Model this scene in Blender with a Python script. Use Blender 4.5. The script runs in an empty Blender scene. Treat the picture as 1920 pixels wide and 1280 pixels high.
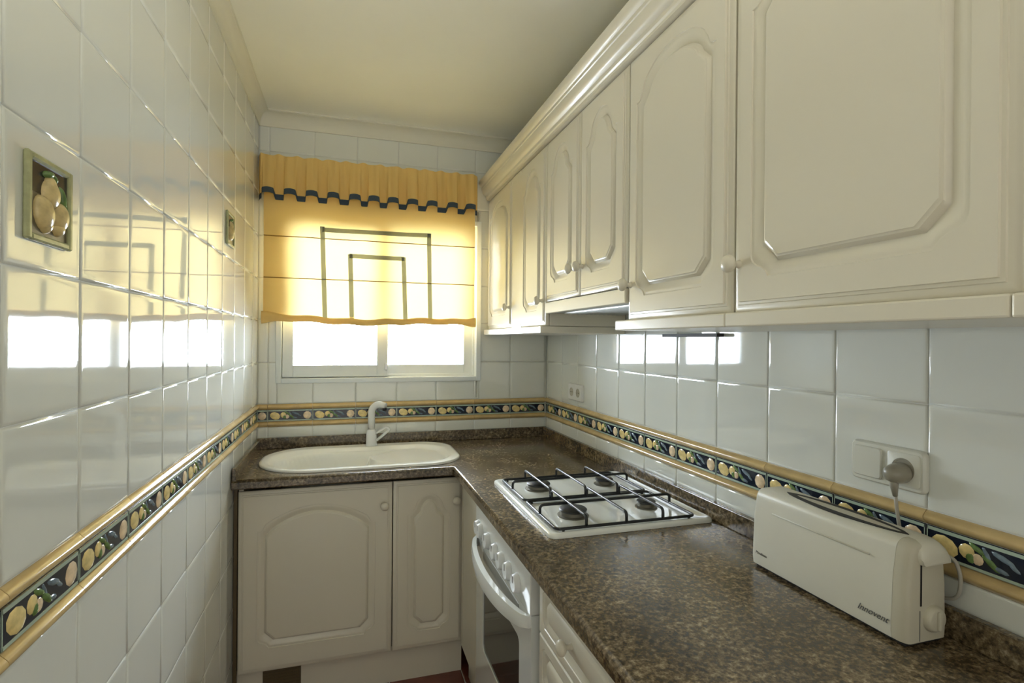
import bpy, bmesh, math, random
from mathutils import Vector, Matrix
random.seed(7)
C = bpy.context.scene.collection
S = bpy.context.scene
PI = math.pi
W, RY, CEIL, CT = 1.4512, -3.75, 2.475, 0.89     # room width, rear wall, ceiling, worktop height
EYE = 1.41

# ------------------------------------------------------------------ camera, light, exposure
f, yaw, pitch, roll = 1000.3437, .2975, -.0017, .0081
F = Vector((math.sin(yaw)*math.cos(pitch), math.cos(yaw)*math.cos(pitch), math.sin(pitch)))
R0 = Vector((math.cos(yaw), -math.sin(yaw), 0)); U0 = R0.cross(F)
Rv = math.cos(roll)*R0 + math.sin(roll)*U0; Uv = -math.sin(roll)*R0 + math.cos(roll)*U0
cam = bpy.data.cameras.new('camera'); cam.sensor_width = 36; cam.lens = f/1920*36; cam.clip_start = .02
co = bpy.data.objects.new('camera', cam); C.objects.link(co)
M3 = Matrix((Rv, Uv, -F)).transposed()
co.matrix_world = Matrix.Translation((.4087, -2.7538, EYE)) @ M3.to_4x4()
S.camera = co

S.view_settings.view_transform = 'Standard'; S.view_settings.look = 'None'
S.view_settings.gamma = 1; S.view_settings.use_curve_mapping = False
S.view_settings.exposure = -0.10

wd = bpy.data.worlds.new('world'); S.world = wd; wd.use_nodes = True
bg = wd.node_tree.nodes['Background']
bg.inputs[0].default_value = (.80, .90, 1, 1); bg.inputs[1].default_value = 46.0

def area(name, loc, rot, sx, sy, power, col, portal=False):
    l = bpy.data.lights.new(name, 'AREA'); l.shape = 'RECTANGLE'; l.size = sx; l.size_y = sy
    l.energy = power; l.color = col
    if portal: l.cycles.is_portal = True
    o = bpy.data.objects.new(name, l); C.objects.link(o); o.location = loc; o.rotation_euler = rot
    return o
area('window_portal', (.575, .12, 1.63), (-PI/2, 0, 0), .98, .80, 1, (1, 1, 1), True)
# added fill panel in front of the rear wall, unseen behind the camera
area('rear_fill_light', (.72, RY+.03, 1.22), (PI/2, 0, 0), 1.38, 2.30, 10, (1, .965, .90))
# unseen spot added behind the camera to brighten the ceiling, no lamp modelled
sl_ = bpy.data.lights.new('ceiling_fill_light', 'SPOT'); sl_.energy = 52; sl_.spot_size = math.radians(98); sl_.spot_blend = 1
sl_.shadow_soft_size = .12; sl_.color = (1, .965, .87)
so = bpy.data.objects.new('ceiling_fill_light', sl_); C.objects.link(so); so.location = (.62, -2.98, 1.62)
so.rotation_euler = Vector((-.16, .66, .75)).to_track_quat('-Z', 'Y').to_euler()

# ------------------------------------------------------------------ materials
def mat(name, col, rough=.5, metal=0, spec=.5, coat=0, noise=0, nscale=30, bump=0, bscale=200, trans=0, coatr=.05):
    m = bpy.data.materials.new(name); m.use_nodes = True
    n, l = m.node_tree.nodes, m.node_tree.links; b = n['Principled BSDF']
    b.inputs['Base Color'].default_value = (*col, 1); b.inputs['Roughness'].default_value = rough
    b.inputs['Metallic'].default_value = metal; b.inputs['Specular IOR Level'].default_value = spec
    b.inputs['Coat Weight'].default_value = coat; b.inputs['Coat Roughness'].default_value = coatr
    b.inputs['Transmission Weight'].default_value = trans
    tc = n.new('ShaderNodeTexCoord')
    if noise:
        t = n.new('ShaderNodeTexNoise'); t.inputs['Scale'].default_value = nscale; t.inputs['Detail'].default_value = 4
        l.new(tc.outputs['Object'], t.inputs['Vector'])
        r = n.new('ShaderNodeValToRGB')
        r.color_ramp.elements[0].position = .3; r.color_ramp.elements[1].position = .7
        r.color_ramp.elements[0].color = (*[c*(1-noise) for c in col], 1)
        r.color_ramp.elements[1].color = (*[min(1, c*(1+noise)) for c in col], 1)
        l.new(t.outputs['Fac'], r.inputs['Fac']); l.new(r.outputs['Color'], b.inputs['Base Color'])
    if bump:
        t = n.new('ShaderNodeTexNoise'); t.inputs['Scale'].default_value = bscale; t.inputs['Detail'].default_value = 2
        l.new(tc.outputs['Object'], t.inputs['Vector'])
        u = n.new('ShaderNodeBump'); u.inputs['Strength'].default_value = bump; u.inputs['Distance'].default_value = .001
        l.new(t.outputs['Fac'], u.inputs['Height']); l.new(u.outputs['Normal'], b.inputs['Normal'])
    return m

M = {}
M['tile'] = mat('glazed_tile', (.745, .765, .715), .045, spec=.75, coat=.3, coatr=.02, bump=.12, bscale=9)
M['grout'] = mat('grout', (.66, .67, .63), .8)
M['mould'] = mat('tan_moulding', (.56, .41, .19), .10, spec=.6, noise=.18, nscale=14)
M['navy'] = mat('listel_navy', (.006, .012, .028), .10, spec=.6)
M['pale_green'] = mat('listel_pale_green', (.42, .52, .42), .12, spec=.6)
M['lemon'] = mat('listel_lemon', (.78, .62, .27), .15, noise=.22, nscale=70)
M['peach'] = mat('listel_peach', (.80, .63, .42), .15, noise=.2, nscale=90)
M['leaf'] = mat('listel_leaf', (.13, .22, .07), .15, noise=.35, nscale=90)
M['blue_leaf'] = mat('listel_blue_leaf', (.16, .22, .27), .15, noise=.3, nscale=90)
M['ceiling'] = mat('ceiling_paint', (.88, .87, .77), .8, noise=.02, nscale=3)
M['trim'] = mat('plaster_cornice', (.76, .74, .62), .6)
M['plaster'] = mat('plaster', (.70, .68, .58), .85)
M['lacquer'] = mat('cream_lacquer', (.71, .665, .545), .30, spec=.45, coat=.25, coatr=.12, bump=.05, bscale=500)
M['lacquer_in'] = mat('cabinet_inside', (.6, .56, .46), .5)
M['upvc'] = mat('white_window_frame', (.74, .79, .81), .35)
M['steel'] = mat('steel', (.6, .6, .58), .3, metal=1)
M['enamel'] = mat('white_enamel', (.78, .80, .76), .08, spec=.6, coat=.5)
M['black_iron'] = mat('black_enamelled_wire', (.010, .012, .013), .28)
M['burner'] = mat('burner_ring', (.16, .15, .12), .45, metal=.6)
M['burner_cap'] = mat('burner_cap', (.018, .018, .018), .4)
M['sink'] = mat('white_composite', (.86, .87, .82), .16, spec=.55)
M['plastic'] = mat('white_plastic', (.78, .79, .78), .22)
M['toaster'] = mat('cream_plastic', (.64, .62, .52), .38, noise=.02, nscale=8, bump=.1, bscale=900)
M['toaster_end'] = mat('beige_plastic', (.55, .52, .41), .45, noise=.02, nscale=8)
M['socket'] = mat('ivory_plastic', (.68, .68, .60), .35)
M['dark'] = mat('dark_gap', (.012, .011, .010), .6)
M['glass_dark'] = mat('oven_glass', (.022, .024, .018), .06, spec=.6)
M['vent'] = mat('brown_vent', (.10, .07, .03), .5)
M['print_grey'] = mat('grey_print', (.10, .10, .095), .5)
M['floor_tile'] = mat('terracotta', (.17, .050, .032), .25, noise=.3, nscale=9)
M['cord'] = mat('grey_cord', (.42, .40, .34), .45)
M['plug'] = mat('grey_plug', (.30, .28, .22), .3)
M['navy_cloth'] = mat('navy_ribbon', (.040, .062, .085), .75, noise=.2, nscale=300)
M['plaque_frame'] = mat('olive_frame', (.36, .37, .20), .25, noise=.15, nscale=60)
M['plaque_dark'] = mat('plaque_dark', (.020, .018, .022), .2)
M['plaque_brown'] = mat('plaque_brown', (.12, .10, .06), .3, noise=.3, nscale=60)
M['pear'] = mat('pear_glaze', (.60, .47, .22), .2, noise=.25, nscale=60)
M['hood'] = mat('hood_grey', (.36, .37, .33), .4)
M['door_paint'] = mat('rear_wall', (.6, .56, .45), .8)

def granite():
    m = bpy.data.materials.new('brown_granite'); m.use_nodes = True
    n, l = m.node_tree.nodes, m.node_tree.links; b = n['Principled BSDF']
    tc = n.new('ShaderNodeTexCoord')
    def noise(s, d, r=.6):
        t = n.new('ShaderNodeTexNoise'); t.inputs['Scale'].default_value = s; t.inputs['Detail'].default_value = d
        t.inputs['Roughness'].default_value = r; l.new(tc.outputs['Object'], t.inputs['Vector']); return t
    def ramp(src, els):
        r = n.new('ShaderNodeValToRGB'); e = r.color_ramp.elements
        while len(e) < len(els): e.new(.5)
        for i, (p, c) in enumerate(els): e[i].position = p; e[i].color = (*c, 1)
        l.new(src, r.inputs['Fac']); return r
    a = ramp(noise(88, 6, .72).outputs['Fac'], [(.33, (.016, .012, .007)), (.45, (.085, .063, .036)), (.56, (.185, .142, .088)), (.70, (.38, .32, .235))])
    g = ramp(noise(9, 3).outputs['Fac'], [(.35, (.58, .54, .46)), (.65, (1.3, 1.26, 1.12))])
    v = n.new('ShaderNodeTexVoronoi'); v.inputs['Scale'].default_value = 130; l.new(tc.outputs['Object'], v.inputs['Vector'])
    s = ramp(v.outputs['Distance'], [(.12, (.35, .3, .25)), (.42, (1, 1, 1))])
    mx = n.new('ShaderNodeMix'); mx.data_type = 'RGBA'; mx.blend_type = 'MULTIPLY'; mx.inputs[0].default_value = 1
    l.new(a.outputs['Color'], mx.inputs[6]); l.new(g.outputs['Color'], mx.inputs[7])
    m2 = n.new('ShaderNodeMix'); m2.data_type = 'RGBA'; m2.blend_type = 'MULTIPLY'; m2.inputs[0].default_value = .7
    l.new(mx.outputs[2], m2.inputs[6]); l.new(s.outputs['Color'], m2.inputs[7])
    l.new(m2.outputs[2], b.inputs['Base Color'])
    b.inputs['Roughness'].default_value = .20; b.inputs['Specular IOR Level'].default_value = .75
    return m
M['granite'] = granite()

def fabric(nm='yellow_fabric', dc=(.84, .585, .22, 1), tcol=(.98, .765, .32, 1), fac=.145):
    m = bpy.data.materials.new(nm); m.use_nodes = True
    n, l = m.node_tree.nodes, m.node_tree.links
    n.remove(n['Principled BSDF']); out = n['Material Output']
    d = n.new('ShaderNodeBsdfDiffuse'); d.inputs[0].default_value = dc
    t = n.new('ShaderNodeBsdfTranslucent'); t.inputs[0].default_value = tcol
    mx = n.new('ShaderNodeMixShader'); mx.inputs[0].default_value = fac
    tc = n.new('ShaderNodeTexCoord'); ns = n.new('ShaderNodeTexNoise'); ns.inputs['Scale'].default_value = 500
    l.new(tc.outputs['Object'], ns.inputs['Vector'])
    bu = n.new('ShaderNodeBump'); bu.inputs['Strength'].default_value = .15; bu.inputs['Distance'].default_value = .001
    l.new(ns.outputs['Fac'], bu.inputs['Height']); l.new(bu.outputs['Normal'], d.inputs['Normal'])
    l.new(d.outputs[0], mx.inputs[1]); l.new(t.outputs[0], mx.inputs[2]); l.new(mx.outputs[0], out.inputs[0])
    return m
M['fabric'] = fabric()
M['seam'] = fabric('seam_thread', (.42, .24, .07, 1), (.6, .38, .12, 1), .2)
M['ribbon_cloth'] = fabric('navy_ribbon_backlit', (.085, .105, .11, 1), (.5, .52, .45, 1), .35)

def pane():
    m = bpy.data.materials.new('window_glass'); m.use_nodes = True
    n, l = m.node_tree.nodes, m.node_tree.links
    n.remove(n['Principled BSDF']); out = n['Material Output']
    t = n.new('ShaderNodeBsdfTransparent'); g = n.new('ShaderNodeBsdfGlossy'); g.inputs['Roughness'].default_value = .01
    fr = n.new('ShaderNodeFresnel'); fr.inputs[0].default_value = 1.45; mx = n.new('ShaderNodeMixShader')
    l.new(fr.outputs[0], mx.inputs[0]); l.new(t.outputs[0], mx.inputs[1]); l.new(g.outputs[0], mx.inputs[2])
    l.new(mx.outputs[0], out.inputs[0]); return m
M['pane'] = pane()

# ------------------------------------------------------------------ helpers
CO = {}
def obj(name, bm, mats, parent=None, smooth=False, loc=None, rot=None, center=True, angle=None):
    """link one mesh object; bm is in the parent's own frame"""
    if isinstance(bm, bpy.types.Mesh): me = bm; c = Vector((0, 0, 0))
    else:
        c = Vector((0, 0, 0))
        if center and loc is None and len(bm.verts):
            xs = [v.co for v in bm.verts]
            c = Vector([(min(p[i] for p in xs)+max(p[i] for p in xs))/2 for i in range(3)])
            bmesh.ops.translate(bm, verts=bm.verts, vec=-c)
        me = bpy.data.meshes.new(name)
        bm.normal_update(); bm.to_mesh(me); bm.free()
        for m in (mats if isinstance(mats, (list, tuple)) else [mats]): me.materials.append(M[m])
        if smooth: me.polygons.foreach_set('use_smooth', [True]*len(me.polygons))
        if angle is not None: me.set_sharp_from_angle(angle=math.radians(angle))
    o = bpy.data.objects.new(name, me); C.objects.link(o)
    o.location = loc if loc is not None else c-(CO.get(parent.name, Vector((0, 0, 0))) if parent else Vector((0, 0, 0)))
    if loc is None: CO[o.name] = c
    if rot: o.rotation_euler = rot
    if parent: o.parent = parent
    return o

def root(name, label, cat, loc=(0, 0, 0), rz=0, group=None, kind=None):
    o = bpy.data.objects.new(name, None); C.objects.link(o); o.empty_display_size = .1
    o.location = loc; o.rotation_euler = (0, 0, rz); tag(o, label, cat, group, kind); return o

def tag(o, label=None, cat=None, group=None, kind=None):
    if label: o['label'] = label
    if cat: o['category'] = cat
    if group: o['group'] = group
    if kind: o['kind'] = kind
    return o

def box(bm, x0, x1, y0, y1, z0, z1, bev=0, seg=2, mi=0):
    vs = [bm.verts.new((x, y, z)) for x in (x0, x1) for y in (y0, y1) for z in (z0, z1)]
    fs = [bm.faces.new([vs[i] for i in q]) for q in ((0, 1, 3, 2), (4, 6, 7, 5), (0, 4, 5, 1), (2, 3, 7, 6), (0, 2, 6, 4), (1, 5, 7, 3))]
    for q in fs: q.material_index = mi
    if bev:
        es = set(e for q in fs for e in q.edges)
        r = bmesh.ops.bevel(bm, geom=list(es), offset=bev, segments=seg, affect='EDGES', profile=.5)
        for q in r['faces']: q.material_index = mi
    return bm
def B(*a, **k): return box(bmesh.new(), *a, **k)

def lathe(bm, prof, seg=24, at=(0, 0, 0), axis='Z', mi=0, cap=True):
    """prof: list of (radius, height)"""
    rings = []
    def P(r, h, a):
        x, y = r*math.cos(a), r*math.sin(a)
        v = {'Z': (x, y, h), '-Y': (x, -h, y), 'Y': (x, h, -y), '-X': (-h, x, y), 'X': (h, x, y)}[axis]
        return Vector(v)+Vector(at)
    for r, h in prof: rings.append([bm.verts.new(P(r, h, 2*PI*i/seg)) for i in range(seg)])
    for a, b in zip(rings, rings[1:]):
        for i in range(seg): bm.faces.new((a[i], a[(i+1) % seg], b[(i+1) % seg], b[i])).material_index = mi
    if cap: bm.faces.new(rings[0][::-1]).material_index = mi; bm.faces.new(rings[-1]).material_index = mi
    bmesh.ops.recalc_face_normals(bm, faces=bm.faces)
    return bm

def tube(bm, pts, r, seg=8, closed=False, mi=0):
    pts = [Vector(p) for p in pts]; n = len(pts); rings = []
    T0 = None; up = None
    for i, p in enumerate(pts):
        a = pts[i-1] if (i or closed) else p; b = pts[(i+1) % n] if (i < n-1 or closed) else p
        t = (b-a).normalized()
        if up is None:
            up = Vector((0, 0, 1)) if abs(t.z) < .9 else Vector((1, 0, 0))
        x = t.cross(up).normalized(); up = x.cross(t).normalized()
        rr = r[i] if isinstance(r, (list, tuple)) else r
        rings.append([bm.verts.new(p+rr*(math.cos(2*PI*k/seg)*x+math.sin(2*PI*k/seg)*up)) for k in range(seg)])
    m = n if closed else n-1
    for i in range(m):
        a, b = rings[i], rings[(i+1) % n]
        for k in range(seg): bm.faces.new((a[k], a[(k+1) % seg], b[(k+1) % seg], b[k])).material_index = mi
    if not closed: bm.faces.new(rings[0][::-1]); bm.faces.new(rings[-1])
    bmesh.ops.recalc_face_normals(bm, faces=bm.faces)
    return bm

def smoothpath(pts, rad, seg=4):
    """round the corners of a polyline"""
    pts = [Vector(p) for p in pts]; out = [pts[0]]
    for a, b, c in zip(pts, pts[1:], pts[2:]):
        d1 = (a-b); d2 = (c-b); k = min(rad, d1.length*.45, d2.length*.45)
        p, q = b+d1.normalized()*k, b+d2.normalized()*k
        for i in range(seg+1):
            t = i/seg; out.append((1-t)**2*p+2*t*(1-t)*b+t*t*q)
    out.append(pts[-1]); return out

def rrect(w, h, r, seg=6, cx=0, cy=0):
    """rounded rectangle outline, ccw; r may be 4 radii (br, tr, tl, bl)"""
    rs = r if isinstance(r, (tuple, list)) else (r,)*4
    out = []
    for k, (sx, sy, a0) in enumerate(((1, -1, -PI/2), (1, 1, 0), (-1, 1, PI/2), (-1, -1, PI))):
        q = rs[k]
        for i in range(seg+1):
            a = a0+PI/2*i/seg
            out.append((cx+sx*(w/2-q)+q*math.cos(a), cy+sy*(h/2-q)+q*math.sin(a)))
    return out

def loft(bm, rings, cap0=True, cap1=True, mi=0):
    vr = [[bm.verts.new(p) for p in r] for r in rings]; n = len(vr[0])
    for a, b in zip(vr, vr[1:]):
        for i in range(n): bm.faces.new((a[i], a[(i+1) % n], b[(i+1) % n], b[i])).material_index = mi
    if cap0: bm.faces.new(vr[0][::-1]).material_index = mi
    if cap1: bm.faces.new(vr[-1]).material_index = mi
    bmesh.ops.recalc_face_normals(bm, faces=bm.faces)
    return vr

def prism(bm, prof, a, b, axis, mi=0):
    """extrude closed 2-D profile along an axis from a to b. axis 'Y': prof=(x,z); 'X': prof=(y,z)"""
    def P(p, t): return (p[0], t, p[1]) if axis == 'Y' else (t, p[0], p[1])
    loft(bm, [[P(p, a) for p in prof], [P(p, b) for p in prof]], mi=mi); return bm

def blob(bm, c, rx, ry, rz, ang=0, mi=0, u=10, v=5, top=True):
    """low relief ellipsoid on a plane facing -Y: rx along x, ry out of plane, rz along z, turned by ang"""
    ca, sa = math.cos(ang), math.sin(ang); rings = []
    for j in range(v):
        ph = PI/2*j/v
        rings.append([bm.verts.new((c[0]+ca*rx*math.cos(ph)*math.cos(t)-sa*rz*math.cos(ph)*math.sin(t), c[1]-ry*math.sin(ph),
                      c[2]+sa*rx*math.cos(ph)*math.cos(t)+ca*rz*math.cos(ph)*math.sin(t))) for t in [2*PI*i/u for i in range(u)]])
    tv = bm.verts.new((c[0], c[1]-ry, c[2]))
    for a, b in zip(rings, rings[1:]):
        for i in range(u):
            q = bm.faces.new((a[i], a[(i+1) % u], b[(i+1) % u], b[i])); q.material_index = mi; q.smooth = True
    for i in range(u):
        q = bm.faces.new((rings[-1][i], rings[-1][(i+1) % u], tv)); q.material_index = mi; q.smooth = True

# ------------------------------------------------------------------ room shell
def struct(name, bm, m, parent=None, **k):
    o = obj(name, bm, m, parent, **k)
    if parent is None: o['kind'] = 'structure'
    return o
TT = .003                                # glaze face stands this far proud of the grout
wall_left = struct('wall_left', B(-.12, -TT, RY, .12, 0, CEIL), 'grout', center=False)
wall_right = struct('wall_right', B(W+TT, W+.12, RY, .12, 0, CEIL), 'grout', center=False)
WX0, WX1, WZ0, WZ1 = .085, 1.072, 1.205, 2.03          # window opening
bm = bmesh.new()
box(bm, -TT, WX0, TT, .12, 0, CEIL); box(bm, WX1, W+TT, TT, .12, 0, CEIL)
box(bm, WX0, WX1, TT, .12, 0, WZ0); box(bm, WX0, WX1, TT, .12, WZ1, CEIL)
wall_back = struct('wall_back', bm, 'grout', center=False)
bm = bmesh.new()
box(bm, 0, W, RY-.1, RY, 0, CEIL)
struct('wall_rear', bm, 'door_paint')
struct('ceiling', B(-.12, W+.12, RY-.1, .12, CEIL, CEIL+.1), 'ceiling')
floor = struct('floor', B(-.12, W+.12, RY-.1, .12, -.1, -.004), 'grout', center=False)
fm = None
for i in range(5):
    for j in range(12):
        if fm is None:
            b = B(.002, .298, .002, .298, -.008, 0, bev=.002, seg=1); t = obj('floor_tile', b, 'floor_tile', floor, loc=(0, -.3, 0)); fm = t.data
        else: t = obj('floor_tile', fm, None, floor, loc=(i*.3-.02, -.3-j*.3, 0))

# --- glazed tiles: each one an object
tile_cache = {}
def tile_mesh(w, h):
    k = (round(w, 3), round(h, 3))
    if k in tile_cache: return tile_cache[k]
    g = .0007; bm = bmesh.new(); vr = []
    for off, d in ((0, 0), (.0012, .0020), (.0042, .0028), (.009, .003), (.013, .003)):
        off = min(off, w*.3, h*.3); a, b = w/2-g-off, h/2-g-off
        vr.append([bm.verts.new((x, -d, z)) for x, z in ((-a, -b), (a, -b), (a, b), (-a, b))])
    for p, q in zip(vr, vr[1:]):
        for i in range(4): bm.faces.new((p[i], p[(i+1) % 4], q[(i+1) % 4], q[i]))
    bm.faces.new(vr[-1]); bmesh.ops.recalc_face_normals(bm, faces=bm.faces)
    me = bpy.data.meshes.new('wall_tile'); bm.normal_update()
    bm.faces.ensure_lookup_table()
    if bm.faces[len(bm.faces)-1].normal.y > 0: bmesh.ops.reverse_faces(bm, faces=bm.faces)
    bm.to_mesh(me); bm.free(); me.materials.append(M['tile'])
    me.polygons.foreach_set('use_smooth', [True]*len(me.polygons))
    tile_cache[k] = me; return me

WALLS = {'L': (wall_left, lambda u, z: (-TT, u, z), PI/2), 'B': (wall_back, lambda u, z: (u, TT, z), 0), 'R': (wall_right, lambda u, z: (W+TT, -u, z), -PI/2)}
def put_tile(side, u0, u1, z0, z1):
    if u1-u0 < .006 or z1-z0 < .006: return
    par, fn, rz = WALLS[side]
    o = bpy.data.objects.new('tile', tile_mesh(u1-u0, z1-z0)); C.objects.link(o); o.parent = par
    o.location = fn((u0+u1)/2, (z0+z1)/2)
    s = .0016 if min(u1-u0, z1-z0) > .1 else .0005
    o.rotation_euler = (random.uniform(-s, s), 0, rz+random.uniform(-s, s))
def cuts(a, b, start, step=.2):
    v = [a]; x = start
    while x < a+.004: x += step
    while x < b-.004: v.append(x); x += step
    v.append(b); return v
BT, LT, LB, BB = 1.099, 1.072, 1.017, .990       # border band: mould top, listel top, listel bottom, mould bottom
rows_up = [BT, 1.296, 1.500, 1.696, 1.896, 2.096, 2.296, CEIL]
rows_dn = [0, .19, .39, .59, .79, BB]
def tile_field(side, us, zs, hole=None):
    for u0, u1 in zip(us, us[1:]):
        for z0, z1 in zip(zs, zs[1:]):
            if hole:
                a0, a1, b0, b1 = hole; x0, x1, y0, y1 = max(u0, a0), min(u1, a1), max(z0, b0), min(z1, b1)
                if x0 < x1 and y0 < y1:
                    put_tile(side, u0, x0, z0, z1); put_tile(side, x1, u1, z0, z1)
                    put_tile(side, x0, x1, z0, y0); put_tile(side, x0, x1, y1, z1); continue
            put_tile(side, u0, u1, z0, z1)
UL = cuts(-2.94, 0, -2.94)                        # left wall joints at y = -.14 - .2k
UB = cuts(0, W, .045); UR = cuts(0, 2.83, .0236)
tile_field('L', UL, rows_up); tile_field('L', UL, rows_dn)
tile_field('B', UB, rows_up, (WX0, WX1, WZ0, WZ1)); tile_field('B', UB, [.905, BB])
tile_field('R', UR, [BT, 1.296, 1.500]); tile_field('R', UR, [.905, BB])

# --- decorated listel tiles and the two half-round mouldings
list_cache = {}
def listel_mesh(w, c0):
    k = (round(w, 3), round(c0, 3))
    if k in list_cache: return list_cache[k]
    g = .001; H = LT-LB; bm = bmesh.new()
    box(bm, -w/2+g, w/2-g, -.0035, 0, -H/2+.0005, H/2-.0005, bev=.001, seg=1, mi=0)
    s = .0035
    box(bm, -w/2+g+.001, w/2-g-.001, -s-.0006, -s+.0004, H/2-.0075, H/2-.0015, mi=1)
    box(bm, -w/2+g+.001, w/2-g-.001, -s-.0006, -s+.0004, -H/2+.0015, -H/2+.0065, mi=1)
    for xe in (-w/2+g+.0008, w/2-g-.0024): box(bm, xe, xe+.0016, -s-.0006, -s+.0004, -H/2+.0015, H/2-.0015, mi=1)
    def bl(x, z, rx, rz, a, mi, d=.0022, u=10):
        x = x*.2-c0
        if -w/2+rx*.8 < x < w/2-rx*.8: blob(bm, (x, -s, z*H), rx, d, rz, a, mi, u, 3)
    bl(.165, -.03, .0235, .0175, -.35, 2); bl(.345, .03, .013, .0135, .5, 2); bl(.43, -.12, .0095, .010, 0, 3)
    bl(.375, -.13, .008, .010, .3, 4, .003, 8); bl(.43, .20, .016, .0048, -.5, 4, .003, 8); bl(.53, -.10, .018, .0055, -.7, 4, .0026, 8)
    bl(.50, .12, .004, .014, .5, 5, .0018, 6)
    bl(.62, .16, .019, .0052, -.35, 5, .0024, 8); bl(.60, -.22, .013, .0042, -.2, 5, .0024, 8); bl(.70, -.02, .010, .0036, -.6, 5, .0024, 8)
    bl(.88, -.02, .0185, .0185, 0, 3, .0026)
    me = bpy.data.meshes.new('listel_tile'); bm.normal_update(); bm.to_mesh(me); bm.free()
    for m in ('navy', 'pale_green', 'lemon', 'peach', 'leaf', 'blue_leaf'): me.materials.append(M[m])
    list_cache[k] = me; return me
mould_cache = {}
def mould_mesh(w, H):
    k = (round(w, 3), round(H, 3))
    if k in mould_cache: return mould_cache[k]
    pr = [(0, -H/2+.0008), (-.003, -H/2+.0008)]+[(-.003-.0095*math.sin(PI*i/7)**.8, (-H/2+.003)+(H-.006)*i/7) for i in range(1, 7)]+[(-.003, H/2-.0008), (0, H/2-.0008)]
    bm = bmesh.new(); prism(bm, pr, -w/2+.0006, w/2-.0006, 'X')
    me = bpy.data.meshes.new('moulding_tile'); bm.normal_update(); bm.to_mesh(me); bm.free(); me.materials.append(M['mould'])
    me.polygons.foreach_set('use_smooth', [True]*len(me.polygons)); me.set_sharp_from_angle(angle=math.radians(50))
    mould_cache[k] = me; return me
for side, us, full0 in (('L', UL, None), ('B', UB, None), ('R', UR, None)):
    par, fn, rz = WALLS[side]
    for i, (u0, u1) in enumerate(zip(us, us[1:])):
        w = u1-u0
        if w < .01: continue
        c0 = (.1 if abs(w-.2) < .004 else (w/2 if i else .2-w/2))
        for nm, me, z in (('listel_tile', listel_mesh(w, c0), (LT+LB)/2), ('moulding_tile', mould_mesh(w, BT-LT), (BT+LT)/2), ('moulding_tile', mould_mesh(w, LB-BB), (LB+BB)/2)):
            o = bpy.data.objects.new(nm, me); C.objects.link(o); o.parent = par
            p = fn((u0+u1)/2, z); o.location = p; o.rotation_euler = (0, 0, rz)

# --- ceiling cornice
def cove(s=.06, h=.064):
    pts = [(0, 0), (0, -h)]
    pts += [(.006, -h), (.008, -h+.008)]
    pts += [(.008+(s-.016)*(1-math.cos(PI/2*i/7)), -h+.010+(h-.018)*math.sin(PI/2*i/7)) for i in range(8)]
    pts += [(s-.006, -.006), (s, -.006), (s, 0)]
    return pts
pr = cove()
bm = bmesh.new(); prism(bm, [(-a, CEIL+b) for a, b in pr], 0, W, 'X'); struct('trim_1', bm, 'trim', smooth=True, angle=35)
bm = bmesh.new(); prism(bm, [(a*.75, CEIL+b) for a, b in pr], RY, 0, 'Y'); struct('trim_2', bm, 'trim', smooth=True, angle=35)
bm = bmesh.new(); prism(bm, [(W-a, CEIL+b) for a, b in pr], RY, 0, 'Y'); struct('trim_3', bm, 'trim', smooth=True, angle=35)

# ------------------------------------------------------------------ window
win = root('window_1', None, None, (WX0, 0, WZ0), kind='structure')
ww, wh = WX1-WX0, WZ1-WZ0
def ringbox(bm, x0, x1, y0, y1, z0, z1, t, tb=None, tt=None, bev=.002, tr=None):
    tb = tb or t; tt = tt or t; tr = tr or t
    box(bm, x0, x0+t, y0, y1, z0, z1, bev=bev, seg=1); box(bm, x1-tr, x1, y0, y1, z0, z1, bev=bev, seg=1)
    box(bm, x0+t, x1-tr, y0, y1, z0, z0+tb, bev=bev, seg=1); box(bm, x0+t, x1-tr, y0, y1, z1-tt, z1, bev=bev, seg=1)
bm = bmesh.new(); ringbox(bm, -.006, ww+.006, -.012, .075, -.008, wh+.006, .026, .024)
ringbox(bm, -.002, ww+.002, .030, .075, 0, wh, .034, .030)
obj('window_frame', bm, 'upvc', win)
# left sash in front, right sash behind
for nm, x0, x1, y0, gl, gr in (('l', .022, .515, .004, .155-WX0, .546-WX0), ('r', .475, ww-.020, .034, .596-WX0, .995-WX0)):
    bm = bmesh.new()
    z0, z1, zb, zt = .020, wh-.022, 1.282-WZ0, 1.935-WZ0
    box(bm, x0, gl, y0, y0+.026, z0, z1, bev=.002, seg=1); box(bm, gr, x1, y0, y0+.026, z0, z1, bev=.002, seg=1)
    box(bm, gl, gr, y0, y0+.026, z0, zb, bev=.002, seg=1); box(bm, gl, gr, y0, y0+.026, zt, z1, bev=.002, seg=1)
    sa = obj('sash', bm, 'upvc', win)
    g = obj('pane', B(gl-.004, gr+.004, y0+.011, y0+.015, zb-.004, zt+.004), 'pane', win)
obj('latch', B(.500, .512, -.004, .004, .052, .086, bev=.002), 'steel', win)
for x in (.372-WX0, .795-WX0):
    obj('bar', lathe(bmesh.new(), [(.0035, 0), (.0035, wh)], 8, (x, .11, 0)), 'upvc', win)

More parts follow.
